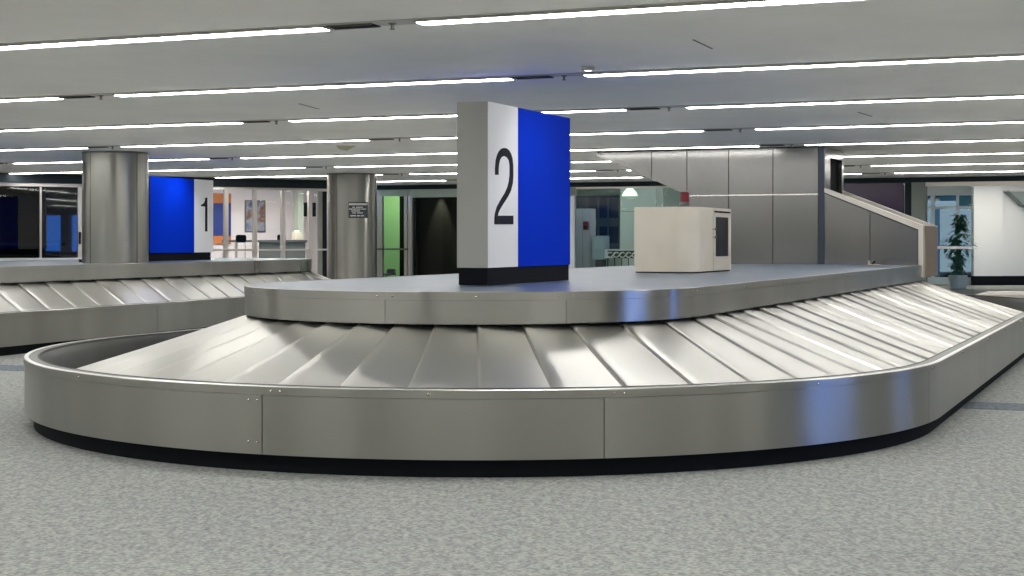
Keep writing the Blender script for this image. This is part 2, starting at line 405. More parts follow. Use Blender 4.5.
def carousel(fr, cu, cn, cn_in, cf, label, seams, dseams, skew=.95, pitch=.5, RO=3.26, RI=1.674):
    """fr: frame of the axis (origin at camera foot); cu: centre across; cn/cf: near and far arc centres"""
    mid = (cn+cf)/2
    wx, wy = fr.w(cu, mid)
    root = thing('baggage_carousel', label, 'baggage carousel', (wx, wy, 0), fr.a)
    po = Path(RO, cn-mid, cf-mid); pi_ = Path(RI, cn_in-mid, cf-mid+(cn-cn_in)+.05)
    # plinth
    b = MB(); sweep(b, po, 0, po.len, [(-.06, 0), (-.06, ZB+.03), (-.20, ZB+.03), (-.20, 0)], closed=True); b.build('kick_base', M['black'], root)
    # outer skirt panels between the seams
    def t_at(path, px):
        best = None
        for q in range(0, int(path.len*200)):
            t_ = q/200; (x, y), n = path.at(t_); X, Y = fr.w(cu+x, mid+y)
            nx, ny = n[0]*fr.c-n[1]*fr.s, n[0]*fr.s+n[1]*fr.c
            if Y < 1 or nx*X+ny*Y > 0: continue
            e = abs(512+F_PX*X/Y-px)
            if best is None or e < best[0]: best = (e, t_)
        return best[1]
    def bounds(path, px, width):
        ts = sorted(t_at(path, p) for p in px) if px else [0]
        out = []; ts2 = ts+[ts[0]+path.len]
        for i in range(len(ts)):
            d = ts2[i+1]-ts2[i]
            k = max(1, round(d/width)) if d > 3.2 else 1
            out += [ts2[i]+d*j/k for j in range(k)]
        return out+[ts[0]+path.len], ts
    bs, main = bounds(po, seams, 2.9)
    g = .0025
    for i in range(len(bs)-1):
        t0, t1 = bs[i]+g, bs[i+1]-g
        b = MB(); sweep(b, po, t0, t1, [(-.012, ZB), (0, ZB), (0, ZT-.046), (-.001, ZT-.045), (-.012, ZT-.045)])
        b.build('skirt_panel', M['skirt'], root)
    b = MB(); sweep(b, po, 0, po.len, [(-.010, ZT-.043), (.0035, ZT-.043), (.0035, ZT-.003), (0, ZT), (-.006, ZT+.001), (-.010, ZT-.004)], closed=True); b.build('rim_flange', M['skirt'], root)
    b = MB(); sweep(b, po, 0, po.len, [(.002, ZT), (-.002, ZT+.003), (-.026, ZT+.004), (-.026, ZT)], closed=True); b.build('rim_lip', M['lip'], root)
    b = MB(); sweep(b, po, 0, po.len, [(-.010, ZT-.012), (-.010, ZT-.001), (-.085, ZT+.002), (-.095, ZT-.012)], closed=True); b.build('rim_cap', M['darkmetal'], root)
    b = MB(); sweep(b, po, 0, po.len, [(-.085, ZT-.03), (-.085, ZT+.004), (-.098, ZT+.004), (-.098, ZT-.03)], closed=True); b.build('rubber_edge', M['rubber'], root)
    b = MB(); sweep(b, po, 0, po.len, [(-.10, ZB+.02), (-.088, ZT-.012), (-.098, ZT-.012), (-.125, ZT-.06), (-.14, ZB+.02)], closed=True); b.build('trough_wall', M['trough'], root)
    b = MB(); sweep(b, po, 0, po.len, [(-.12, .13), (-.12, .16), (-1.75, .16), (-1.75, .13)], closed=True); b.build('trough_floor', M['rubber'], root)
    nr = 0
    for i in range(len(bs)-1):
        t0, t1 = bs[i], bs[i+1]
        spots = [(t0-.055, ZT-.022), (t0+.0, 0), ((t0+t1)/2, ZT-.022), (t0-.11, ZT-.022)]
        for tt, z in spots:
            if z == 0: continue
            (x, y), n = po.at(tt, RO+.0035)
            X, Y = fr.w(cu+x, mid+y); nx, ny = n[0]*fr.c-n[1]*fr.s, n[0]*fr.s+n[1]*fr.c
            if Y < 16 and nx*X+ny*Y < 0: rivet(root, x, y, z, n); nr += 1
    if main and len(seams) > 1:
        tt0 = t_at(po, seams[0])
        for dt in (.03, .085):
            for z in (ZT-.075, .165):
                (x, y), n = po.at(tt0+dt, RO); rivet(root, x, y, z, n)
    # deck band, edging, top
    bs, main = bounds(pi_, dseams, 2.6)
    for i in range(len(bs)-1):
        b = MB(); sweep(b, pi_, bs[i]+g*.6, bs[i+1]-g*.6, [(-.012, ZDB), (0, ZDB), (0, ZD-.053), (-.012, ZD-.053)])
        b.build('deck_band', M['band'], root)
        for tt in (bs[i]-.05, bs[i]+.05, (bs[i]+bs[i+1])/2):
            (x, y), n = pi_.at(tt, RI+.003); X, Y = fr.w(cu+x, mid+y); nx, ny = n[0]*fr.c-n[1]*fr.s, n[0]*fr.s+n[1]*fr.c
            if Y < 16 and nx*X+ny*Y < 0: rivet(root, x, y, ZD-.028, n, .0075)
    b = MB(); sweep(b, pi_, 0, pi_.len, [(-.012, ZD-.051), (.003, ZD-.051), (.003, ZD-.002), (0, ZD+.001), (-.03, ZD+.001), (-.03, ZD-.01)], closed=True); b.build('deck_edging', M['band'], root)
    ring = [pi_.at(pi_.len*i/160, RI-.028)[0] for i in range(160)]
    b = MB(); b.prism(ring, ZD-.06, ZD, 'z'); b.build('deck_top', M['deck'], root, smooth=0)
    b = MB(); sweep(b, pi_, 0, pi_.len, [(-.05, .16), (-.05, ZD-.06), (-.10, ZD-.06), (-.10, .16)], closed=True); b.build('inner_core', M['black'], root)
    # overlapping sloping plates
    zo, zi = .27, .718
    Rp, Rq = RO-.17, RI-.07
    N_ = round(po.len/pitch)
    def delta(i, f):
        if i == 0: return skew
        if i == 1: return skew*math.exp(-((f*pi)/.6)**2)
        if i == 2: return 0
        return skew*max(0, 1-((1-f)*pi)/.9)**1.5
    def edge(t_):
        i, f = po.seg(t_)
        (xo, yo), _ = po.at(t_, Rp)
        ti = pi_.frm(i, f)-delta(i, f)
        (xi, yi), _ = pi_.at(ti, Rq)
        return (xo, yo), (xi, yi)
    lap = .020
    rnd = random.Random(3)
    for k in range(N_):
        tw = rnd.uniform(-.014, .014); dz = rnd.uniform(-.008, 0)
        t0 = po.len*k/N_-.02; t1 = po.len*(k+1)/N_+.035
        US = [0, .2, .4, .6, .8, .95, .975, 1]; nu, nv = len(US)-1, 5; vs = []; fs = []
        for a_ in range(nu+1):
            u = US[a_]; O, I = edge(t0+(t1-t0)*u)
            for c in range(nv+1):
                v = c/nv
                x = O[0]+(I[0]-O[0])*v; y = O[1]+(I[1]-O[1])*v
                z = zo+(zi-zo)*v+lap*min(u, .95)/.95-(.9*lap*((u-.95)/.05)**2 if u > .95 else 0)-.006*sin(pi*v)+tw*(u-.5)*(v-.3)+dz*(1-v)
                vs.append((x, y, z))
        nn = len(vs); vs += [(x, y, z-.006) for x, y, z in vs]
        idx = lambda a_, c: a_*(nv+1)+c
        for a_ in range(nu):
            for c in range(nv):
                fs.append((idx(a_, c), idx(a_+1, c), idx(a_+1, c+1), idx(a_, c+1)))
                fs.append((nn+idx(a_, c), nn+idx(a_, c+1), nn+idx(a_+1, c+1), nn+idx(a_+1, c)))
        for a_ in range(nu):
            for c in (0, nv): fs.append((idx(a_, c), idx(a_+1, c), nn+idx(a_+1, c), nn+idx(a_, c)))
        for c in range(nv):
            for a_ in (0, nu): fs.append((idx(a_, c), idx(a_, c+1), nn+idx(a_, c+1), nn+idx(a_, c)))
        b = MB(); b.add(vs, fs); b.build('plate', M['plate'], root)
    return root
F2 = Frame(0, 0, -.413)
F1 = Frame(0, 0, -.365)
carousel(F2, -4.626, 10.10, 9.93, 19.9, 'large stainless steel baggage carousel in front under the number 2 sign', [262, 604, 929], [385, 566, 694])
carousel(F1, -14.03, 8.0, 7.8, 22.0, 'stainless steel baggage carousel at the left under the number 1 sign', [], [], skew=.75, RO=3.13, RI=1.70)

# ---------------------------------------------------------------- number signs
def glyph(pts, sc_, x0, y0, fr, off):
    out = []
    for px, py in pts:
        X = x0+px/sc_; Y = y0+py/sc_
        out.append((fr.lx(X, off), fr.z(X, Y, off)))
    return out
TWO = [(86, 203), (86, 165), (90, 118), (98, 88), (108, 67), (121, 53), (136, 48), (152, 51), (166, 62), (177, 82), (185, 110), (189, 150), (190, 205), (187, 250), (176, 295), (157, 333), (132, 370), (114, 400), (104, 422), (101, 438), (190, 438), (190, 488), (82, 488), (82, 455), (85, 425), (96, 388), (116, 350), (142, 308), (157, 275), (166, 240), (170, 203), (170, 150), (166, 122), (157, 105), (146, 97), (135, 95), (123, 100), (113, 117), (107, 145), (105, 170), (105, 203)]
ONE = [(206, 150), (214, 146), (224, 145), (224, 425), (206, 425), (206, 220), (174, 218), (171, 206), (186, 200), (198, 188), (205, 170)]
# sign 2: long side faces the right side of the hall, end with its shade painted grey faces the viewer
c2 = (-.173, 10.62)
S2 = Frame(c2[0], c2[1], pi/2-.413)     # local x runs along the axis (away), local y to the left
root = thing('number_sign', 'tall blue and white box sign with a black numeral 2, standing on the front carousel', 'sign', (c2[0], c2[1], ZD+.003), S2.a)
zt, zb = 2.232-ZD, 1.053-ZD
b = MB(); b.box(.012, 1.585, .008, .232, 0, zb); b.build('plinth', M['black'], root, smooth=0)
b = MB(); b.box(0, .006, 0, .24, zb, zt); b.build('end_panel', M['grey'], root, smooth=0)
b = MB(); b.box(.006, .54, 0, .24, zb, zt); b.build('white_section', M['white'], root, smooth=0)
b = MB(); b.box(.542, 1.597, 0, .24, zb, zt); b.build('blue_section', M['blue'], root, smooth=0)
g2 = glyph(TWO, 5.76, 480, 140, S2, 0)
b = MB(); b.prism([(x, z-ZD) for x, z in g2], -.004, .002); b.build('numeral', M['ink'], root, smooth=0)
# sign 1
S1o = (-.2427*22.96, 22.96)
S1 = Frame(S1o[0], S1o[1], pi/2-.365)
L1a, L1b = S1.lx(194.2), S1.lx(213.2)
root = thing('number_sign', 'blue and white box sign with a black numeral 1, standing on the left carousel', 'sign', (S1o[0], S1o[1], ZD+.003), S1.a)
zt, zb = 2.235-ZD, 1.055-ZD
b = MB(); b.box(.02, L1b-.04, .02, .22, 0, zb); b.build('plinth', M['black'], root, smooth=0)
b = MB(); b.box(0, .05, 0, .24, zb, zt); b.build('end_panel', M['black'], root, smooth=0)
b = MB(); b.box(.05, L1a, 0, .24, zb, zt); b.build('blue_section', M['blue'], root, smooth=0)
b = MB(); b.box(L1a+.002, L1b, 0, .24, zb, zt); b.build('white_section', M['white'], root, smooth=0)
g1 = glyph(ONE, 8.225, 180, 180, S1, 0)
b = MB(); b.prism([(x, z-ZD) for x, z in g1], -.004, .002); b.build('numeral', M['ink'], root, smooth=0)
# small ceiling spotlights that wash the two signs
def spot_fixture(x, y, label, aim, col=(.75, .8, 1), power=30):
    o = thing('ceiling_spotlight', label, 'spotlight', (x, y, CEIL))
    b = MB(); b.lathe([(0, 0), (.05, 0), (.05, -.02), (.045, -.03), (.03, -.03)], 16); b.build('housing', M['housing'], o)
    b = MB(); b.lathe([(0, -.026), (.03, -.026)], 16); b.build('lens', M['tube'], o)
    ld = bpy.data.lights.new('spotlight_beam', 'SPOT'); ld.energy = power; ld.color = col; ld.spot_size = radians(95); ld.spot_blend = .9; ld.shadow_soft_size = .04
    l = bpy.data.objects.new('spotlight_beam', ld); COL.objects.link(l); l.parent = o; l.location = (0, 0, -.04)
    import mathutils
    d = mathutils.Vector(aim)-mathutils.Vector((x, y, CEIL-.04)); l.rotation_euler = d.to_track_quat('-Z', 'Y').to_euler()
x, y = S2.w(.55, -.55)
spot_fixture(x, y, 'small ceiling spotlight washing the tall box sign on the front carousel', (*S2.w(.7, 0), 1.3), power=14)
x, y = S1.w((L1a)/2+.1, -.45)
spot_fixture(x, y, 'small ceiling spotlight washing the box sign at the far left', (*S1.w(.8, 0), 1.6), power=35)

# ---------------------------------------------------------------- cream control cabinet on the deck
CF = Frame(1.77, 14.5, -.413)     # corner nearest; local x to the right across, local y away
root = thing('control_cabinet', 'cream control cabinet with rounded corner and dark side window on the front carousel', 'cabinet', (1.77, 14.5, ZD+.003), -.413)
Wc, Dc, Hc, rc = .62, 1.30, .645, .20
outline = [(-Wc, 0)] + [(-rc+rc*sin(a), rc-rc*cos(a)) for a in [i*pi/2/12 for i in range(13)]] + [(0, Dc), (-Wc, Dc)]
b = MB(); b.prism(outline, .012, Hc, 'z'); b.build('body', M['cabinet'], root, smooth=25, bevel=0)
b = MB(); b.prism([(x*.97-.01, y*.97+.02) for x, y in outline], 0, .014, 'z'); b.build('plinth', M['black'], root)
SD = Frame(1.77, 14.5, pi/2-.413)
ya, yb, ta, tb = SD.lx(713.2), SD.lx(730.6), SD.lx(714.5), SD.lx(727)
dr = MB(); dr.box(.0, .008, ya, Dc-.03, .02, Hc-.02); door = dr.build('side_door', M['cabinet'], root, smooth=0)
b = MB(); b.box(.006, .014, ta+.02, tb, SD.z(720, 256.5)-ZD, SD.z(720, 217.5)-ZD); b.build('door_window', M['screen'], door, smooth=0)
b = MB(); b.box(.006, .016, ya+.01, Dc-.08, Hc-.045, Hc-.03); b.build('vent_slot', M['black'], door, smooth=0)
b = MB(); b.box(.006, .03, ta-.10, ta-.03, .42, .44); b.box(.006, .03, ta-.10, ta-.03, .34, .36); b.build('latch', M['chrome'], door, smooth=0)
bx, by = CF.w(-.335, .75)
bk = thing('warning_beacon', 'red warning beacon on top of the cream cabinet', 'warning light', (bx, by, ZD+Hc))
b = MB(); b.lathe([(0, 0), (.075, 0), (.075, .025), (.05, .035), (.05, .07), (0, .07)], 20); b.build('base', M['darkmetal'], bk)
b = MB(); b.lathe([(0, .07), (.046, .07), (.046, .165), (.042, .17), (0, .171)], 20); b.build('lens', M['red'], bk)

# ---------------------------------------------------------------- chute enclosure on the far end of carousel 2
V0 = 20.0
BF = Frame(*F2.w(0, V0), -.413)
root = thing('chute_enclosure', 'stainless steel conveyor chute housing with sloping side at the far end of the front carousel', 'conveyor housing', (*BF.o, ZD), -.413)
xs = [BF.lx(p) for p in (687, 728.7, 773, 818.3)]
zc = CEIL-.012-ZD; zs = 1.872-ZD; DB = 1.28
gp = .005
b = MB(); b.box(xs[0]+.02, xs[-1], .02, DB, .005, zc-.01)
b.prism([(BF.lx(605), 2.44-ZD), (xs[0]+.05, 1.93-ZD), (xs[0]+.05, zc-.01), (BF.lx(605), zc-.01)], .02, DB)
b.build('inner_body', M['darkmetal'], root, smooth=0)
for i in range(3):
    b = MB(); b.box(xs[i]+gp, xs[i+1]-gp, -.012, .02, .002, zs-.012); b.build('lower_panel', M['panel'], root, smooth=0, bevel=.003)
    b = MB(); b.box(xs[i]+gp, xs[i+1]-gp, -.004, .02, zs+.004, zc); b.build('upper_panel', M['panel'], root, smooth=0, bevel=.003)
b = MB(); b.box(xs[0], xs[-1], -.03, .02, zs-.012, zs+.004); b.build('ledge_strip', M['chrome'], root, smooth=0)
xm = BF.lx(651.7); xe = BF.lx(597)
def zsl(x): return 2.455-ZD+(x-xe)/(xs[0]-xe)*(1.885-2.455)
b = MB(); b.prism([(xe, zsl(xe)), (xm-gp, zsl(xm)), (xm-gp, zc), (xe, zc)], -.004, .02); b.build('incline_panel', M['panel'], root, smooth=0)
b = MB(); b.prism([(xm+gp, zsl(xm)), (xs[0]-gp, zsl(xs[0])), (xs[0]-gp, zc), (xm+gp, zc)], -.004, .02); b.build('incline_panel', M['panel'], root, smooth=0)
# corner post
xp = BF.lx(824.5)
b = MB(); b.box(xs[-1], xp, -.01, .05, .002, zc); b.build('corner_post', mat('blue_grey_post', (.05, .06, .085), .35, .6), root, smooth=0, bevel=.004)
# side wall with the opening the bags come through
b = MB(); b.box(xp-.05, xp, .05, .38, zs+.02, zc); b.box(xp-.05, xp, DB-.12, DB, zs+.02, zc); b.box(xp-.05, xp, .38, DB-.12, zc-.13, zc); b.build('opening_frame', M['panel'], root, smooth=0)
b = MB(); b.box(xp-.10, xp-.06, .30, DB-.02, zs+.0, zc-.1); b.build('opening_shade', M['black'], root, smooth=0)  # black sheet standing in for the dark inside of the opening
# sloping chute walls
xa, xb = xp, BF.lx(918)
za = BF.z(825, 193.5)-ZD; zb_ = BF.z(917.5, 230.5)-ZD
xmid = BF.lx(870); zmid = za+(zb_-za)*(xmid-xa)/(xb-xa)
b = MB(); b.prism([(xa+gp, .002), (xmid-gp, .002), (xmid-gp, zmid), (xa+gp, za)], 0, .03); b.build('chute_side_panel', M['panel'], root, smooth=0)
b = MB(); b.prism([(xmid+gp, .002), (xb-gp, .002), (xb-gp, zb_), (xmid+gp, zmid)], 0, .03); b.build('chute_side_panel', M['panel'], root, smooth=0)
sl = (zb_-za)/(xb-xa)
xc = BF.lx(923.5)
zr = lambda x, d: za+(x-xa)*sl+d
b = MB(); b.prism([(xa, zr(xa, .0)), (xb, zr(xb, 0)), (xb, .002), (xb+.006, .002), (xb+.006, zr(xb, .012)), (xa, zr(xa, .014))], -.004, .03); b.build('seam_strip', M['black'], root, smooth=0)
b = MB(); b.prism([(xa, zr(xa, .014)), (xb+.006, zr(xb, .012)), (xb+.006, -.16), (xc, -.16), (xc, zr(xb, .065)), (xa, zr(xa, .075))], -.015, .10); b.build('chute_rim', M['frame'], root, smooth=0)
b = MB(); b.prism([(xa, .02), (xc, -.10), (xc, zr(xb, -.02)), (xa, zr(xa, -.02))], .12, DB-.12); b.build('chute_bed', M['darkmetal'], root, smooth=0)
b = MB(); b.prism([(xa, .002), (xc, -.16), (xc, zr(xb, .065)), (xa, zr(xa, .075))], DB-.10, DB); b.build('chute_rim', M['frame'], root, smooth=0)
b = MB(); b.box(xc-.02, xc+.01, .10, DB-.10, -.16, zr(xb, .06)); b.build('end_panel', mat('bronze_panel', (.33, .25, .18), .4, .5), root, smooth=0)
b = MB(); b.box(BF.lx(597), xs[-1], -.006, .02, zc, zc+.012); b.build('top_shade_line', M['black'], root, smooth=0)  # black strip painted in for the shade line under the ceiling
# little latch left on the deck near the chute
x, y = BF.w(BF.lx(876), -.35)
o = thing('deck_latch', 'small pale bracket with a black knob on the deck beside the chute', 'bracket', (x, y, ZD+.001), -.2)
b = MB(); b.box(-.04, .12, -.03, .03, 0, .012); b.box(-.04, -.015, -.03, .03, .012, .06); b.build('bracket', M['beige'], o, smooth=0)
b = MB(); b.tube((.01, 0, .012), (.05, 0, .055), .012); b.build('knob', M['black'], o)

# ---------------------------------------------------------------- steel pillars
def pillar(x, y, r, label, seam_angs, plaque=False):
    o = thing('steel_pillar', label, 'pillar', (x, y, 0))
    n = len(seam_angs)
    for i in range(n):
        a0 = seam_angs[i]+.012; a1 = (seam_angs[(i+1) % n]+(2*pi if i == n-1 else 0))-.012
        b = MB(); b.lathe([(r-.01, .01), (r, .01), (r, CEIL-.03), (r-.01, CEIL-.03)], 20, a0=a0, a1=a1); b.build('cladding_panel', M['pillar'], o)
    b = MB(); b.lathe([(0, 0), (r-.008, 0), (r-.008, CEIL), (0, CEIL)], 40); b.build('core', M['black'], o)
    b = MB(); b.lathe([(r-.012, CEIL-.028), (r+.004, CEIL-.028), (r+.004, CEIL-.001), (r-.012, CEIL-.001)], 40); b.build('top_ring', M['darkmetal'], o)
    if plaque:
        pq = thing('notice_plaque', 'small black notice plaque with white lettering on the pillar', 'sign', (0, 0, 0))
        PF = Frame(x, y-r-.012, .0)
        x0, x1, z0, z1 = PF.lx(348.5), PF.lx(368), PF.z(358, 218), PF.z(358, 202)
        pq.location = (x+.0, y-r-.012, z0); pq.rotation_euler = (0, 0, 0)
        dx = x0-0
        b = MB(); b.box(x0, x1, -.004, .028, 0, z1-z0); b.build('plate', mat('plaque_black', (.03, .045, .05), .4), pq, smooth=0)
        hgt = z1-z0; wdt = x1-x0
        rows = [(.80, .12, [(0.03, .42), (.44, .97)]), (.64, .06, [(.2, .34), (.4, .75)]), (.53, .06, [(.03, .22), (.25, .42), (.45, .62), (.66, .92)]), (.41, .06, [(.15, .60)]), (.29, .06, [(.2, .4), (.45, .75)]), (.10, .08, [(.1, .4), (.44, .6), (.63, .8)])]
        b = MB()
        for zc_, hh, ws in rows:
            for a0, a1 in ws:
                k = a0
                while k < a1-.01:
                    b.box(x0+wdt*k, x0+wdt*min(k+.035, a1), -.006, -.003, hgt*zc_, hgt*(zc_+hh)); k += .05
        b.build('lettering', M['white'], pq, smooth=0)
    return o
P1Y = 1500*1.25/87.5
pillar((115.5-512)/1500*(P1Y+.1), P1Y+.1, .462, 'round steel-clad pillar between the dark glass door and the number 1 sign', [-2.15, -.62, 1.0, 2.6])
P2Y = 1500*(CEIL-CAM_H)/68.5
pillar((352-512)/1500*28.4, 28.4, .472, 'round steel-clad pillar carrying a small notice, left of the number 2 sign', [-2.1, -.25, 1.2, 2.7], True)

# ---------------------------------------------------------------- left glazed wall
def bar(fr, x0, x1, z0, z1, name, m, parent=None, off0=-.04, off1=.04):
    b = MB(); b.box(x0, x1, off0, off1, z0, z1)
    return b.build(name, m, parent, smooth=0)
def frame_root(name, fr, label, cat): return thing(name, label, cat, (*fr.o, 0), fr.a)
fl0, fl1 = -8.0, FL.lx(374)
o = bar(FL, fl0, fl1, 2.335, CEIL-.003, 'trim_30', M['fascia'], None, -.12, .2); o.location = (*FL.o, 0); o.rotation_euler = (0, 0, FL.a); struct(o, 'black fascia band above the left glass wall', 'trim')
# dark sliding door
d1 = FL.lx(81.5)
rt = struct(frame_root('door_1', FL, 'dark tinted glass sliding door left of the near pillar', 'door'))
for p, w_ in ((40.3, .035), (79.8, .09), (-35, .06)):
    x = FL.lx(p); bar(FL, x-w_/2, x+w_/2, 0, 2.335, 'door_frame', M['frame'], rt)
bar(FL, fl0, d1, 2.27, 2.335, 'door_frame', M['frame'], rt); bar(FL, fl0, d1, .86, .92, 'push_bar', M['lframe'], rt, -.06, .05); bar(FL, fl0, d1, 0, .1, 'door_frame', M['frame'], rt)
bar(FL, fl0, d1, .1, 2.27, 'pane', M['tint'], rt, -.005, .005)
bar(FL, FL.lx(78.2), FL.lx(79.8), FL.z(79, 244), FL.z(79, 232), 'handle', M['black'], rt, -.09, -.04)
bar(FL, d1+.01, FL.lx(147), 0, 2.335, 'frame_post', M['wallw'], rt, .0, .05)
# dark room behind it
def stand(o, fr, z=0): o.location = (*fr.o, z); o.rotation_euler = (0, 0, fr.a); return o
o = struct(stand(bar(FL, fl0, d1+2.2, 0, 2.8, 'wall_dark_room', M['brownwall'], None, 5.0, 5.2), FL), 'brown back wall of the dark room', 'wall')
o = struct(stand(bar(FL, d1+.6, d1+.7, 0, 2.83, 'wall_office_side', M['wallpink'], None, .25, 5.0), FL), 'office side wall', 'wall')
o = struct(stand(bar(FL, fl0-.2, fl0, 0, 2.83, 'wall_room_side', M['brownwall'], None, .25, 5.0), FL), 'dark room side wall', 'wall')
ct = thing('service_counter', 'long dark counter behind the tinted glass door', 'counter', (*FL.w(-.5, 2.2), 0), FL.a)
b = MB(); b.box(-4.5, 2.3, 0, .7, 1.15, 1.2); b.build('counter_top', M['desk'], ct, smooth=0)
b = MB(); b.box(-4.4, 2.2, .08, .62, 0, 1.15); b.build('counter_front', M['black'], ct, smooth=0)
# glass office front
rt = struct(frame_root('window_5', FL, 'glazed office front with slim metal mullions between the number 1 sign and the pillar', 'window'))
for p, w_ in ((160, .08), (190, .08), (225.8, .085), (254.6, .08), (282.8, .085), (309.8, .08), (372, .1)):
    x = FL.lx(p); bar(FL, x-w_/2, x+w_/2, 0, 2.335, 'mullion', M['frame'], rt)
x0, x1 = FL.lx(150), FL.lx(326)
bar(FL, x0, fl1, 2.28, 2.335, 'head_rail', M['frame'], rt)
bar(FL, x0, x1, FL.z(280, 250.6), FL.z(280, 248.9), 'push_bar', M['frame'], rt, -.09, -.045)
bar(FL, x0, x1, 0, .1, 'sill_rail', M['frame'], rt)
bar(FL, x0, FL.lx(318), .1, 2.28, 'pane', M['glass'], rt, -.005, .005)
bar(FL, FL.lx(318), FL.lx(321.8), 0, 2.28, 'frame_post', mat('grey_green_post', (.25, .27, .24), .6), rt, -.03, .03)
bar(FL, FL.lx(321.8), fl1, 0, 2.28, 'dark_pane', M['screen'], rt, -.01, .01)
# office interior
OB = 4.2
o0, o1 = FL.lx(178, OB), FL.lx(330, OB)
struct(stand(bar(FL, d1+.7, o1+.1, 0, 2.83, 'wall_office_back', M['wallpink'], None, OB, OB+.15), FL), 'pale pinkish back wall of the office', 'wall')
A_, B_ = FL.w(fl1-.05, .3), FL.w(o1+.1, OB)
mb = MB(); mb.prism([A_, B_, (B_[0]+.05, B_[1]+.02), (A_[0]+.05, A_[1]+.02)], 0, 2.83, 'z')
struct(mb.build('wall_office_right', M['wallw'], smooth=0), 'right side wall of the office', 'wall')
# suspended office lights
for j, (p0, p1) in enumerate(((205, 243), (256, 282), (285, 304))):
    off = 2.2
    x0, x1 = FL.lx(p0, off), FL.lx(p1, off)
    o = thing('office_light', '%s of three flat lights on the office ceiling' % ('leftmost', 'middle', 'rightmost')[j], 'ceiling light', (*FL.w((x0+x1)/2, off), 2.42), FL.a)
    h = (x1-x0)/2
    b = MB(); b.box(-h, h, -.3, .3, -.03, 0); b.build('diffuser', M['ofc'], o, smooth=0)
    b = MB(); b.box(-h-.03, h+.03, -.33, .33, 0, .04); b.tube((-h*.7, 0, .04), (-h*.7, 0, .40), .008); b.tube((h*.7, 0, .04), (h*.7, 0, .40), .008); b.build('housing', M['lframe'], o, smooth=0)
def wallrect(name, label, cat, p0, p1, q0, q1, off, m, frm=None, th=.03):
    x0, x1 = FL.lx(p0, off), FL.lx(p1, off); z0, z1 = FL.z((p0+p1)/2, q1, off), FL.z((p0+p1)/2, q0, off)
    o = thing(name, label, cat, (*FL.w((x0+x1)/2, off), z0), FL.a); h = (x1-x0)/2
    b = MB(); b.box(-h, h, -th, 0, 0, z1-z0); b.build('panel', m, o, smooth=0)
    if frm: b = MB(); b.box(-h-.03, h+.03, -th+.01, .005, -.03, 0); b.box(-h-.03, h+.03, -th+.01, .005, z1-z0, z1-z0+.03); b.box(-h-.03, -h, -th+.01, .005, 0, z1-z0); b.box(h, h+.03, -th+.01, .005, 0, z1-z0); b.build('picture_frame', frm, o, smooth=0)
    return o, h, z1-z0
o, h, hz = wallrect('banner', 'orange and dark blue banner on the office wall beside the number 1 sign', 'banner', 206, 230.6, 193.5, 244, OB-.01, M['pblue'])
b = MB(); b.box(-h, h, -.04, -.03, 0, hz*.16); b.box(-h, h, -.04, -.03, hz*.81, hz); b.build('orange_stripe', M['orange'], o, smooth=0)
wallrect('framed_picture', 'framed picture in blue and brown on the office back wall', 'picture', 246, 264, 201.5, 231, OB-.01, M['picture'], M['darkmetal'])
# column, tv
off = OB-.8
x0, x1 = FL.lx(296, off), FL.lx(301, off)
o = thing('office_column', 'slim grey-green column in the office', 'column', (*FL.w((x0+x1)/2, off), 0), FL.a)
b = MB(); b.box(-(x1-x0)/2, (x1-x0)/2, -.15, .15, 0, 2.84); b.build('shaft', mat('column_grey', (.42, .45, .38), .6), o, smooth=0)
b = MB(); b.box(-(x1-x0)/2-.01, (x1-x0)/2+.01, -.16, .16, 0, .1); b.build('base', M['desk'], o, smooth=0)
off = OB-.5
x0, x1 = FL.lx(300.5, off), FL.lx(315.5, off); z0, z1 = FL.z(308, 216.5, off), FL.z(308, 202.5, off)
o = thing('wall_television', 'black flat television hanging on the right of the office', 'television', (*FL.w((x0+x1)/2, off), z0), FL.a); h = (x1-x0)/2
b = MB(); b.box(-h, h, -.03, .03, 0, z1-z0); b.build('casing', M['black'], o, smooth=0, bevel=.008)
b = MB(); b.box(-h+.03, h-.03, -.034, -.03, .03, z1-z0-.03); b.build('screen', M['screen'], o, smooth=0)
b = MB(); b.box(-.05, .05, .03, .5, .1, .2); b.build('bracket', M['darkmetal'], o, smooth=0)
# desk
off = 2.6
x0, x1 = FL.lx(234, off), FL.lx(306.5, off); zd_ = FL.z(280, 240, off)
o = thing('reception_desk', 'long dark grey desk in the office', 'desk', (*FL.w((x0+x1)/2, off), 0), FL.a); h = (x1-x0)/2
b = MB(); b.box(-h, h, -.05, .75, zd_-.05, zd_); b.build('desk_top', M['desk'], o, smooth=0)
b = MB(); b.box(-h+.6, h-.03, 0, .03, .05, zd_-.05); b.build('front_panel', mat('desk_front', (.14, .14, .14), .6), o, smooth=0)
for sx in (-h+.05, h-.1):
    for sy in (.05, .65):
        b = MB(); b.box(sx, sx+.05, sy-.02, sy+.03, 0, zd_-.05); b.build('leg', M['frame'], o, smooth=0)
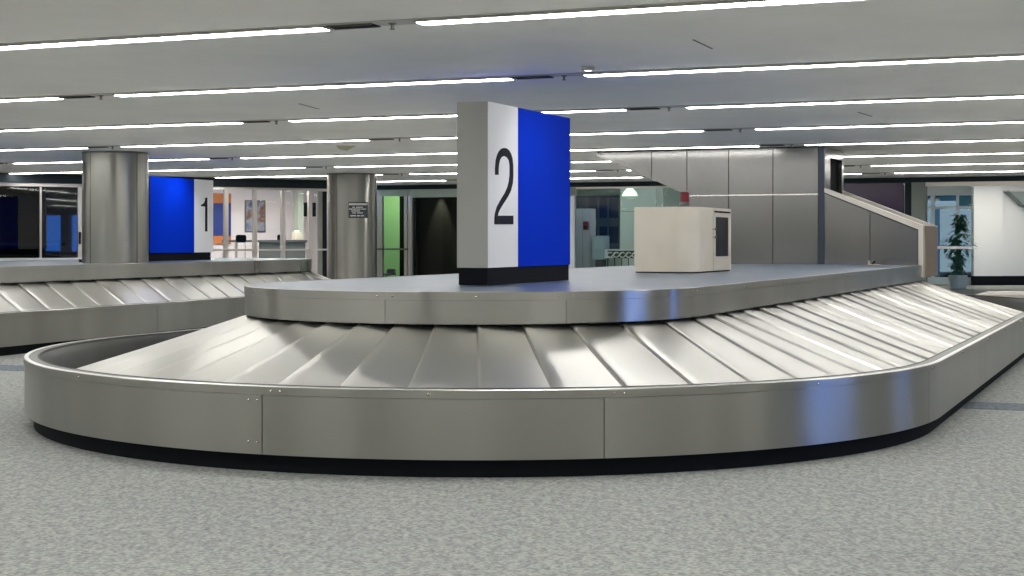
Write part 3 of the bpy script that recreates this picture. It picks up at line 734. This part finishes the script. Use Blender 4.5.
# chairs
def office_chair(px, off, label, zt_, wpx, seat_m=M['black']):
    x = FL.lx(px, off); wd = wpx*FL.dep(px, off)/1500
    o = thing('office_chair', label, 'chair', (*FL.w(x, off), 0), FL.a); h = wd/2
    b = MB(); b.box(-h, h, .0, .06, zt_-.17, zt_); b.build('backrest', seat_m, o, smooth=0, bevel=.02)
    b = MB(); b.box(-h*.9, h*.9, -.42, .02, .68, .74); b.build('seat', seat_m, o, smooth=0, bevel=.02)
    for sx in (-h*.8, h*.8):
        b = MB(); b.tube((sx, .03, .70), (sx, .03, zt_-.1), .012); b.build('back_post', M['chrome'], o)
        b = MB(); b.tube((sx, -.36, 0), (sx, -.36, .69), .012); b.build('leg', M['chrome'], o)
        b = MB(); b.tube((sx, .0, 0), (sx, .0, .69), .012); b.build('leg', M['chrome'], o)
    return o
office_chair(241.5, 1.9, 'black low-backed high chair at the left end of the office desk', FL.z(241, 234.8, 1.9), 11)
office_chair(282, 3.86, 'black high chair behind the middle of the office desk', FL.z(282, 234.6, 3.86), 9)
# beige carton on the desk
off = 2.9
x0, x1 = FL.lx(293.5, off), FL.lx(302.5, off)
o = thing('desk_printer', 'cream printer standing on the right of the office desk', 'printer', (*FL.w((x0+x1)/2, off), zd_+.001), FL.a); h = (x1-x0)/2
b = MB(); b.box(-h, h*.4, -.12, .12, 0, .18); b.box(h*.2, h, -.1, .1, 0, .13); b.build('body', M['beige'], o, smooth=0, bevel=.01)
b = MB(); b.prism([(-h*.8, .18), (h*.2, .18), (h*.1, .22), (-h*.7, .22)], -.02, .02); b.build('paper_tray', M['white'], o, smooth=0)
# small wall of black counter stuff behind push bar: low shelf unit
# small black doorstop box beside the sliding door, on the left carousel deck
x = FL.lx(81, -7.0)
px_, Yd = 82.5, 22.0
o = thing('black_box', 'small black box lying on the left carousel deck by the pillar', 'box', ((px_-512)/1500*Yd, Yd, ZD+.001), -.365)
b = MB(); b.box(-.045, .045, -.03, .03, 0, .035); b.build('body', M['black'], o, smooth=0, bevel=.004)
b = MB(); b.box(-.048, .048, -.033, .033, .035, .045); b.build('lid', M['rubber'], o, smooth=0)

# ---------------------------------------------------------------- far glazed wall
fr0, fr1 = FC.lx(374), 17.0
struct(stand(bar(FC, fr0, fr1, 2.41, CEIL-.003, 'trim_31', M['fascia'], None, -.10, .2), FC), 'black fascia band above the far glass wall', 'trim')
# green door bay
rt = struct(frame_root('door_2', FC, 'glass door with pale frame showing a bright green wall, right of the far pillar', 'door'))
zl = FC.z(395, 196.2)
for p0, p1 in ((379.3, 383), (404.8, 408), (408.6, 412.6)):
    bar(FC, FC.lx(p0), FC.lx(p1), 0, 2.41 if p1 > 410 else zl+.08, 'door_frame', M['frame'], rt)
bar(FC, FC.lx(379.3), FC.lx(412), zl, 2.41, 'door_head', M['wallgreen'], rt)
bar(FC, FC.lx(379), FC.lx(409), FC.z(395, 250), FC.z(395, 248.3), 'push_bar', M['darkmetal'], rt, -.1, -.05)
bar(FC, FC.lx(383), FC.lx(404.8), .05, zl, 'pane', M['glass'], rt, -.005, .005)
bar(FC, FC.lx(374), FC.lx(379), 0, 2.41, 'side_panel', M['frame'], rt, -.02, .02)
go = 2.2
struct(stand(bar(FC, FC.lx(370, go), FC.lx(399.6, go), 0, 2.83, 'wall_green', M['green'], None, go, go+.1), FC), 'bright green wall behind the glass door', 'wall')
struct(stand(bar(FC, FC.lx(399.6, go), FC.lx(416, go), 0, 2.83, 'wall_green_return', M['darkwall'], None, go, go+.1), FC), 'dark return beside the green wall', 'wall')
o = thing('green_room_fill', 'small added fill light above the green wall', 'ceiling light', (*FC.w(FC.lx(392, 1.4), 1.4), 2.83), FC.a)  # lamp added to brighten the green wall
b = MB(); b.box(-.4, .4, -.1, .1, -.03, 0); b.build('diffuser', M['greenfill'], o, smooth=0)
b = MB(); b.box(-.42, .42, -.12, .12, -.005, .005); b.build('housing', M['housing'], o, smooth=0)
def waiting_chair():
    off = 1.5; zc_ = FC.z(389, 269, off); x = FC.lx(389, off)
    o = thing('waiting_chair', 'dark grey metal chair in front of the green wall', 'chair', (*FC.w(x, off), 0), FC.a)
    b = MB(); b.box(-.12, .12, .1, .14, zc_-.12, zc_); b.build('backrest', M['desk'], o, smooth=0, bevel=.02)
    b = MB(); b.box(-.14, .14, -.3, .12, .42, .46); b.build('seat', M['desk'], o, smooth=0, bevel=.01)
    for sx in (-.12, .12):
        for sy in (-.27, .1):
            b = MB(); b.tube((sx, sy, 0), (sx, sy, .43 if sy < 0 else zc_-.05), .012); b.build('leg', M['chrome'], o)
waiting_chair()
# black void with a lit dark wall
rt = struct(frame_root('window_6', FC, 'wide dark opening between the green door and the number 2 sign', 'window'))
zv = FC.z(440, 197.2)
bar(FC, FC.lx(412.6), FC.lx(577), zv, 2.41, 'head_panel', M['wallgreen'], rt)
bar(FC, FC.lx(412.6), FC.lx(577), 0, .12, 'sill', M['frame'], rt)
bar(FC, FC.lx(412.6), FC.lx(566), .12, zv, 'pane', M['glass'], rt, -.005, .005)
dv = 2.6
struct(stand(bar(FC, FC.lx(412, dv), FC.lx(572, dv), 0, 2.83, 'wall_charcoal', M['darkwall'], None, dv, dv+.1), FC), 'charcoal wall washed by a small spotlight', 'wall')
x, y = FC.w(FC.lx(438, dv-.2), dv-.2)
o = thing('wall_washer', 'small spotlight washing the charcoal wall', 'spotlight', (x, y, 2.83))
b = MB(); b.lathe([(0, 0), (.04, 0), (.045, -.08), (.035, -.08), (.03, -.03), (0, -.03)], 14); b.build('housing', M['darkmetal'], o)
ld = bpy.data.lights.new('washer_beam', 'SPOT'); ld.energy = 600; ld.spot_size = radians(38); ld.spot_blend = .7; ld.color = (1, .95, .8)
l = bpy.data.objects.new('washer_beam', ld); COL.objects.link(l); l.parent = o; l.location = (0, 0, -.08); l.rotation_euler = (radians(5), 0, FC.a)
x0, x1 = FC.lx(441, 2.0), FC.lx(470, 2.0)
# frame post at the right edge of the number 2 sign
rt = struct(frame_root('window_7', FC, 'glazed bay seen between the number 2 sign and the cream cabinet', 'window'))
bar(FC, FC.lx(570.2), FC.lx(575), 0, 2.41, 'mullion', M['lframe'], rt)
bar(FC, FC.lx(575), FC.lx(700), 2.41-.04, 2.41, 'head_rail', M['frame'], rt)
bar(FC, FC.lx(575), FC.lx(700), .1, 2.37, 'pane', M['glass'], rt, -.005, .005)
bar(FC, FC.lx(575), FC.lx(843), 0, .1, 'sill_rail', M['frame'], rt)
# lobby beyond
LB = 7.0
lx0, lx1 = FC.lx(566, LB), FC.lx(800, LB)
struct(stand(bar(FC, lx0, lx1, 0, 2.83, 'wall_lobby', M['wallgreen'], None, LB, LB+.15), FC), 'pale green back wall of the lobby', 'wall')
A_, B_ = FC.w(FC.lx(569), .3), FC.w(FC.lx(572, LB), LB)
mb = MB(); mb.prism([A_, B_, (B_[0]-.1, B_[1]), (A_[0]-.1, A_[1])], 0, 2.83, 'z')
struct(mb.build('wall_lobby_side', M['wallgreen'], smooth=0), 'lobby side wall', 'wall')
rt = struct(frame_root('window_8', FC, 'dark blue gridded window on the lobby back wall', 'window'))
for (q0, q1) in ((196.5, 218), (226.5, 243)):
    for (p0, p1) in ((577, 586), (588, 597.5), (600, 607.5), (609.5, 618.5)):
        b = MB(); b.box(FC.lx(p0, LB), FC.lx(p1, LB), LB-.05, LB-.02, FC.z(597, q1, LB), FC.z(597, q0, LB)); b.build('pane', M['navy'], rt, smooth=0)
b = MB(); b.box(FC.lx(576, LB), FC.lx(619.5, LB), LB-.03, LB-.005, FC.z(597, 250, LB), FC.z(597, 195.5, LB)); b.build('window_panel', mat('slate_blue', (.08, .13, .18), .5), rt, smooth=0)
# white column
off = 4.0
x0, x1 = FC.lx(620.3, off), FC.lx(656, off)
o = thing('lobby_column', 'wide pale green-white column beside the cream cabinet', 'column', (*FC.w((x0+x1)/2, off), 0), FC.a); h = (x1-x0)/2
b = MB()
for z0, z1 in ((.1, 1.02), (1.03, 1.95), (1.96, 2.83)): b.box(-h, h, 0, .6, z0, z1)
b.build('cladding', mat('column_white', (.62, .68, .60), .5), o, smooth=0)
b = MB(); b.box(-h+.01, h-.01, .01, .59, 0, 2.83); b.build('core', M['desk'], o, smooth=0)
# pendant lamp
off = 3.0
x = FC.lx(630, off); zl0 = FC.z(630, 196, off); zl1 = FC.z(630, 187.3, off); r_ = 8*FC.dep(630, off)/1500
o = thing('pendant_lamp', 'glowing cone-shaped pendant lamp hanging in the lobby', 'lamp', (*FC.w(x, off), zl0))
b = MB(); b.lathe([(r_, 0), (r_*.8, (zl1-zl0)*.45), (r_*.3, (zl1-zl0)*.95), (0, zl1-zl0)], 20); b.build('lamp_shade', M['lampshade'], o)
b = MB(); b.tube((0, 0, zl1-zl0-.01), (0, 0, 2.83-zl0), .006); b.build('cord', M['black'], o)
# tall grey-pink locker with red box, kiosk
off = 1.6
x0, x1 = FC.lx(575.8, off), FC.lx(590.2, off)
o = thing('tall_locker', 'tall grey double-door locker just right of the number 2 sign', 'locker', (*FC.w((x0+x1)/2, off), 0), FC.a); h = (x1-x0)/2; zt_ = FC.z(583, 208.5, off)
b = MB(); b.box(-h, h, 0, .4, .05, zt_); b.build('body', mat('locker_grey', (.42, .42, .44), .5), o, smooth=0)
for a0, a1 in ((-h+.01, -.005), (.005, h-.01)):
    b = MB(); b.box(a0, a1, -.015, 0, .08, zt_-.03); b.build('door', mat('locker_door', (.50, .49, .50), .5), o, smooth=0)
b = MB(); b.box(-h, h, 0, .4, 0, .05); b.build('plinth', M['black'], o, smooth=0)
z0, z1 = FC.z(586, 230, off), FC.z(586, 221.5, off)
al = thing('fire_alarm_box', 'small dark red box fixed to the grey locker', 'alarm box', (*FC.w(FC.lx(586.5, off), off-.016), z0), FC.a)
b = MB(); b.box(-.06, .06, -.06, 0, 0, z1-z0); b.build('casing', mat('dark_red', (.16, .015, .02), .4), al, smooth=0, bevel=.008)
b = MB(); b.box(-.03, .03, -.065, -.06, .04, .10); b.build('cover', M['ink'], al, smooth=0)
off = 1.4
x0, x1 = FC.lx(592, off), FC.lx(605.5, off)
o = thing('info_kiosk', 'grey terminal with a pale screen beside the grey locker', 'terminal', (*FC.w((x0+x1)/2, off), 0), FC.a); h = (x1-x0)/2; zt_ = FC.z(598, 235.8, off)
b = MB(); b.box(-h, h, 0, .3, .82, zt_); b.build('monitor', mat('kiosk_grey', (.38, .45, .44), .5), o, smooth=0, bevel=.01)
b = MB(); b.box(-h+.05, h-.05, -.005, 0, zt_-.30, zt_-.06); b.build('screen', mat('pale_screen', (.42, .52, .50), .3), o, smooth=0)
b = MB(); b.box(-h*.6, h*.6, .05, .25, 0, .82); b.build('stand', M['desk'], o, smooth=0)
# railing sign with white scroll lettering
off = .9
x0, x1 = FC.lx(605, off), FC.lx(690, off); z0, z1 = FC.z(620, 258.2, off), FC.z(620, 250.6, off)
o = thing('scroll_railing', 'dark railing panel with a white scroll border behind the carousel deck', 'railing', (*FC.w(x0, off), 0), FC.a); Lr = x1-x0
b = MB(); b.box(0, Lr, 0, .03, z0, z1); b.build('panel', mat('olive_dark', (.05, .075, .03), .6), o, smooth=0)
b = MB(); b.box(0, Lr, -.01, .04, z1, z1+.03); b.box(0, .06, -.01, .04, z0, z1); b.box(0, Lr*.1, -.012, .0, z0, z0+.03); b.build('top_rail', M['lframe'], o, smooth=0)
b = MB(); k = .12; j = 0
while k < Lr-.15:
    r0 = .055
    pts = [(k+r0*cos(a)*1.2, (z0+z1)/2-.01+r0*sin(a)) for a in [radians(40+i*28) for i in range(10)]]
    for p, q in zip(pts[:-1], pts[1:]): b.tube((p[0], -.012, p[1]), (q[0], -.012, q[1]), .013, 6)
    b.tube((pts[-1][0], -.012, pts[-1][1]), (k+.13, -.012, (z0+z1)/2+.04), .012, 6)
    k += .145; j += 1
b.build('scroll_lettering', M['white'], o)
k = .06
while k < Lr:
    b = MB(); b.tube((k, .015, 0), (k, .015, z0), .014); b.build('baluster', M['lframe'] if k > .7 else M['desk'], o); k += .16
# lamps added to light the lobby beyond the glass
for j, p in enumerate((606, 700)):
    off = 2.4+3*j
    x = FC.lx(p, off)
    o = thing('lobby_fill_light', '%s added fill light on the lobby ceiling' % ('nearer', 'farther')[j], 'ceiling light', (*FC.w(x, off), 2.83), FC.a)
    b = MB(); b.box(-.6, .6, -.12, .12, -.04, -.005); b.build('diffuser', M['lobby'], o, smooth=0)
    b = MB(); b.box(-.62, .62, -.14, .14, -.006, .0); b.build('housing', M['housing'], o, smooth=0)
# purple bay, dark frame, grey column, bright window bay at the right
rt = struct(frame_root('window_9', FC, 'dark purple glazed bay above the sloping chute', 'window'))
bar(FC, FC.lx(700), FC.lx(904.5), .1, 2.41, 'purple_pane', M['purple'], rt, -.01, .01)
bar(FC, FC.lx(905), FC.lx(911.5), 0, 2.41, 'mullion', M['fascia'], rt)
bar(FC, FC.lx(696), FC.lx(700), 0, 2.41, 'mullion', M['frame'], rt)
x0, x1 = FC.lx(912), FC.lx(925.8)
o = thing('grey_column', 'grey-green rectangular column left of the bright window', 'column', (*FC.w((x0+x1)/2, -.1), 0), FC.a); h = (x1-x0)/2
b = MB(); b.box(-h, h, 0, .4, .1, 2.41); b.build('shaft', mat('grey_green', (.20, .23, .21), .5), o, smooth=0)
b = MB(); b.box(-h-.01, h+.01, -.01, .41, 0, .1); b.build('base', M['black'], o, smooth=0)
rt = struct(frame_root('door_3', FC, 'glass door bay with a white push bar in front of the plant', 'door'))
bar(FC, FC.lx(925.8), 17, 2.33, 2.41, 'head_rail', M['frame'], rt)
bar(FC, FC.lx(936.5), FC.lx(974), FC.z(955, 248.8), FC.z(955, 246.2), 'push_bar', M['lframe'], rt, -.1, -.05)
bar(FC, FC.lx(925.8), FC.lx(974), .1, 2.33, 'pane', M['glass'], rt, -.005, .005)
# exterior glazed window behind
EB = 13.6
rt = struct(frame_root('window_10', FC, 'tall daylit window with pale frames at the right, behind the plant', 'window'))
e0, e1 = FC.lx(900, EB), FC.lx(976, EB)
ztop = FC.z(950, 195.5, EB)
for p0, p1 in ((900, 926), (931, 935), (956.4, 959.2)):
    bar(FC, FC.lx(p0, EB), FC.lx(p1, EB), 0, ztop, 'mullion', M['lframe'], rt, EB-.05, EB+.05)
zt7 = FC.z(950, 207.2, EB)
bar(FC, e0, e1, zt7-.05, zt7+.03, 'transom', M['lframe'], rt, EB-.045, EB+.045)
bar(FC, e0, e1, 0, .2, 'sill', M['lframe'], rt, EB-.1, EB+.1)
bar(FC, e0, e1, .2, ztop, 'pane', M['sky_dimmer'], rt, EB-.006, EB+.006)
bar(FC, FC.lx(940, EB), FC.lx(956.4, EB), FC.z(948, 201, EB), FC.z(948, 196, EB), 'blue_pane', mat('teal_glass', (.01, .12, .25), .2), rt, EB-.03, EB-.01)
bar(FC, FC.lx(959.2, EB), FC.lx(975, EB), zt7+.03, ztop, 'blue_pane', mat('teal_pane', (.01, .16, .22), .2), rt, EB-.03, EB-.01)
bar(FC, FC.lx(935, EB), FC.lx(940, EB), .2, zt7, 'blue_pane', mat('mid_blue_pane', (.10, .25, .45), .2), rt, EB-.03, EB-.01)
struct(stand(bar(FC, e0-.5, e1, ztop, 3.0, 'wall_header', M['wallw'], None, EB-.1, EB+.1), FC), 'pale header wall above the daylit window', 'wall')
struct(stand(bar(FC, lx1-.2, e0+.05, 0, 2.9, 'wall_far_left', M['wallgreen'], None, LB, LB+.15), FC), 'pale wall left of the daylit window', 'wall')
struct(stand(bar(FC, e0-.1, e0, 0, 2.9, 'wall_far_return', M['wallgreen'], None, LB+.1, EB), FC), 'return wall left of the daylit window', 'wall')
# white wall block and column at right edge
Yw = 1.25*1500/44.8
def zy(py, Y): return CAM_H+(HOR-py)*Y/1500
kx = lambda px, Y: (px-512)/1500*Y
o = thing('white_column', 'square white column with a black base at the right edge', 'column', ((kx(973.6, Yw)+kx(1003, Yw))/2, Yw, 0)); h = (kx(1003, Yw)-kx(973.6, Yw))/2
b = MB(); b.box(-h, h, 0, .2, zy(276, Yw), 2.83); b.build('shaft', M['white'], o, smooth=0)
b = MB(); b.box(-h-.01, h+.01, -.01, .21, 0, zy(276, Yw)); b.build('base', M['black'], o, smooth=0)
X0 = kx(1003, Yw+.15)
b = MB(); b.box(X0, X0+6, Yw+.15, Yw+.35, zy(276, Yw), 2.83); struct(b.build('wall_right_end', M['white'], smooth=0), 'white wall right of the white column', 'wall')
b = MB(); b.box(X0, X0+6, Yw+.13, Yw+.35, 0, zy(276, Yw)); struct(b.build('baseboard_right', M['black'], smooth=0), 'black baseboard below the white wall', 'baseboard')
o = thing('wall_canopy', 'dark grey wedge-shaped canopy on the white wall at the right edge', 'canopy', (X0, Yw+.15, 0))
b = MB(); b.prism([(.02, zy(192, Yw)), (4, zy(192, Yw)), (4, zy(206, Yw)), (.45, zy(206, Yw))], -.5, 0); b.build('body', mat('canopy_grey', (.18, .22, .21), .6), o, smooth=0)
b = MB(); b.box(0, 4, -.52, 0, zy(192, Yw), zy(190.8, Yw)); b.build('top_edge', M['housing'], o, smooth=0)
# lamp added to brighten the white column and wall
x = kx(996, 40.2)
o = thing('hall_fill_light', 'added fill light in front of the white column', 'ceiling light', (x, 40.2, 2.83), 0)
b = MB(); b.box(-.7, 1.2, -.15, .15, -.04, -.005); b.build('diffuser', M['hall'], o, smooth=0)
b = MB(); b.box(-.73, 1.23, -.18, .18, -.006, 0); b.build('housing', M['housing'], o, smooth=0)
# low bench beside the carousel at right
Yb = 26.5
o = thing('low_bench', 'low dark platform with pale top, right of the front carousel', 'platform', (kx(975, Yb), Yb, 0), -.413)
zb0 = zy(294.5, Yb)
b = MB(); b.box(0, 3.4, 0, 2.2, zb0-.04, zb0); b.build('top', M['frame'], o, smooth=0)
b = MB(); b.box(.04, 3.36, .04, 2.16, 0, zb0-.04); b.build('side_panel', M['black'], o, smooth=0)
# ---- plant: slender indoor fig seen through the door glass
def plant():
    off = 9.6
    x = FC.lx(958, off); Y = FC.dep(958, off); ztp = zy(213, Y)
    o = thing('potted_fig', 'tall leafy green potted plant behind the glass at the right', 'plant', (*FC.w(x, off), 0), 0)
    b = MB(); b.lathe([(0, 0), (.18, 0), (.24, .35), (.22, .35), (.2, .3), (0, .3)], 20); b.build('pot', M['pot'], o)
    b = MB(); pz = .3; px_ = py_ = 0
    while pz < ztp-.3:
        q = (px_+random.uniform(-.03, .03), py_+random.uniform(-.03, .03), pz+.2); b.tube((px_, py_, pz), q, .016, 6); px_, py_, pz = q
    b.build('trunk', M['stem'], o)
    b = MB()
    for i in range(420):
        u = random.random(); z = .45+(ztp-.45)*u
        rad = (.10+.28*sin(pi*min(1, u*1.05))**.8)*(.85+.3*sin(z*7))
        a = random.uniform(0, 2*pi); r = rad*random.uniform(.2, 1)
        cx, cy = r*cos(a)+(.05 if u > .6 else -.02), r*sin(a)
        ln = random.uniform(.12, .2); wd = ln*.32; dr = random.uniform(-1.1, .1)
        dx, dy, dz = cos(a)*cos(dr), sin(a)*cos(dr), sin(dr)
        sx, sy = -sin(a)*wd, cos(a)*wd
        b.add([(cx, cy, z), (cx+dx*ln*.5+sx, cy+dy*ln*.5+sy, z+dz*ln*.5), (cx+dx*ln, cy+dy*ln, z+dz*ln-.02), (cx+dx*ln*.5-sx, cy+dy*ln*.5-sy, z+dz*ln*.5)], [(0, 1, 2), (0, 2, 3)])
    b.build('foliage', M['leaf'], o, smooth=0)
plant()
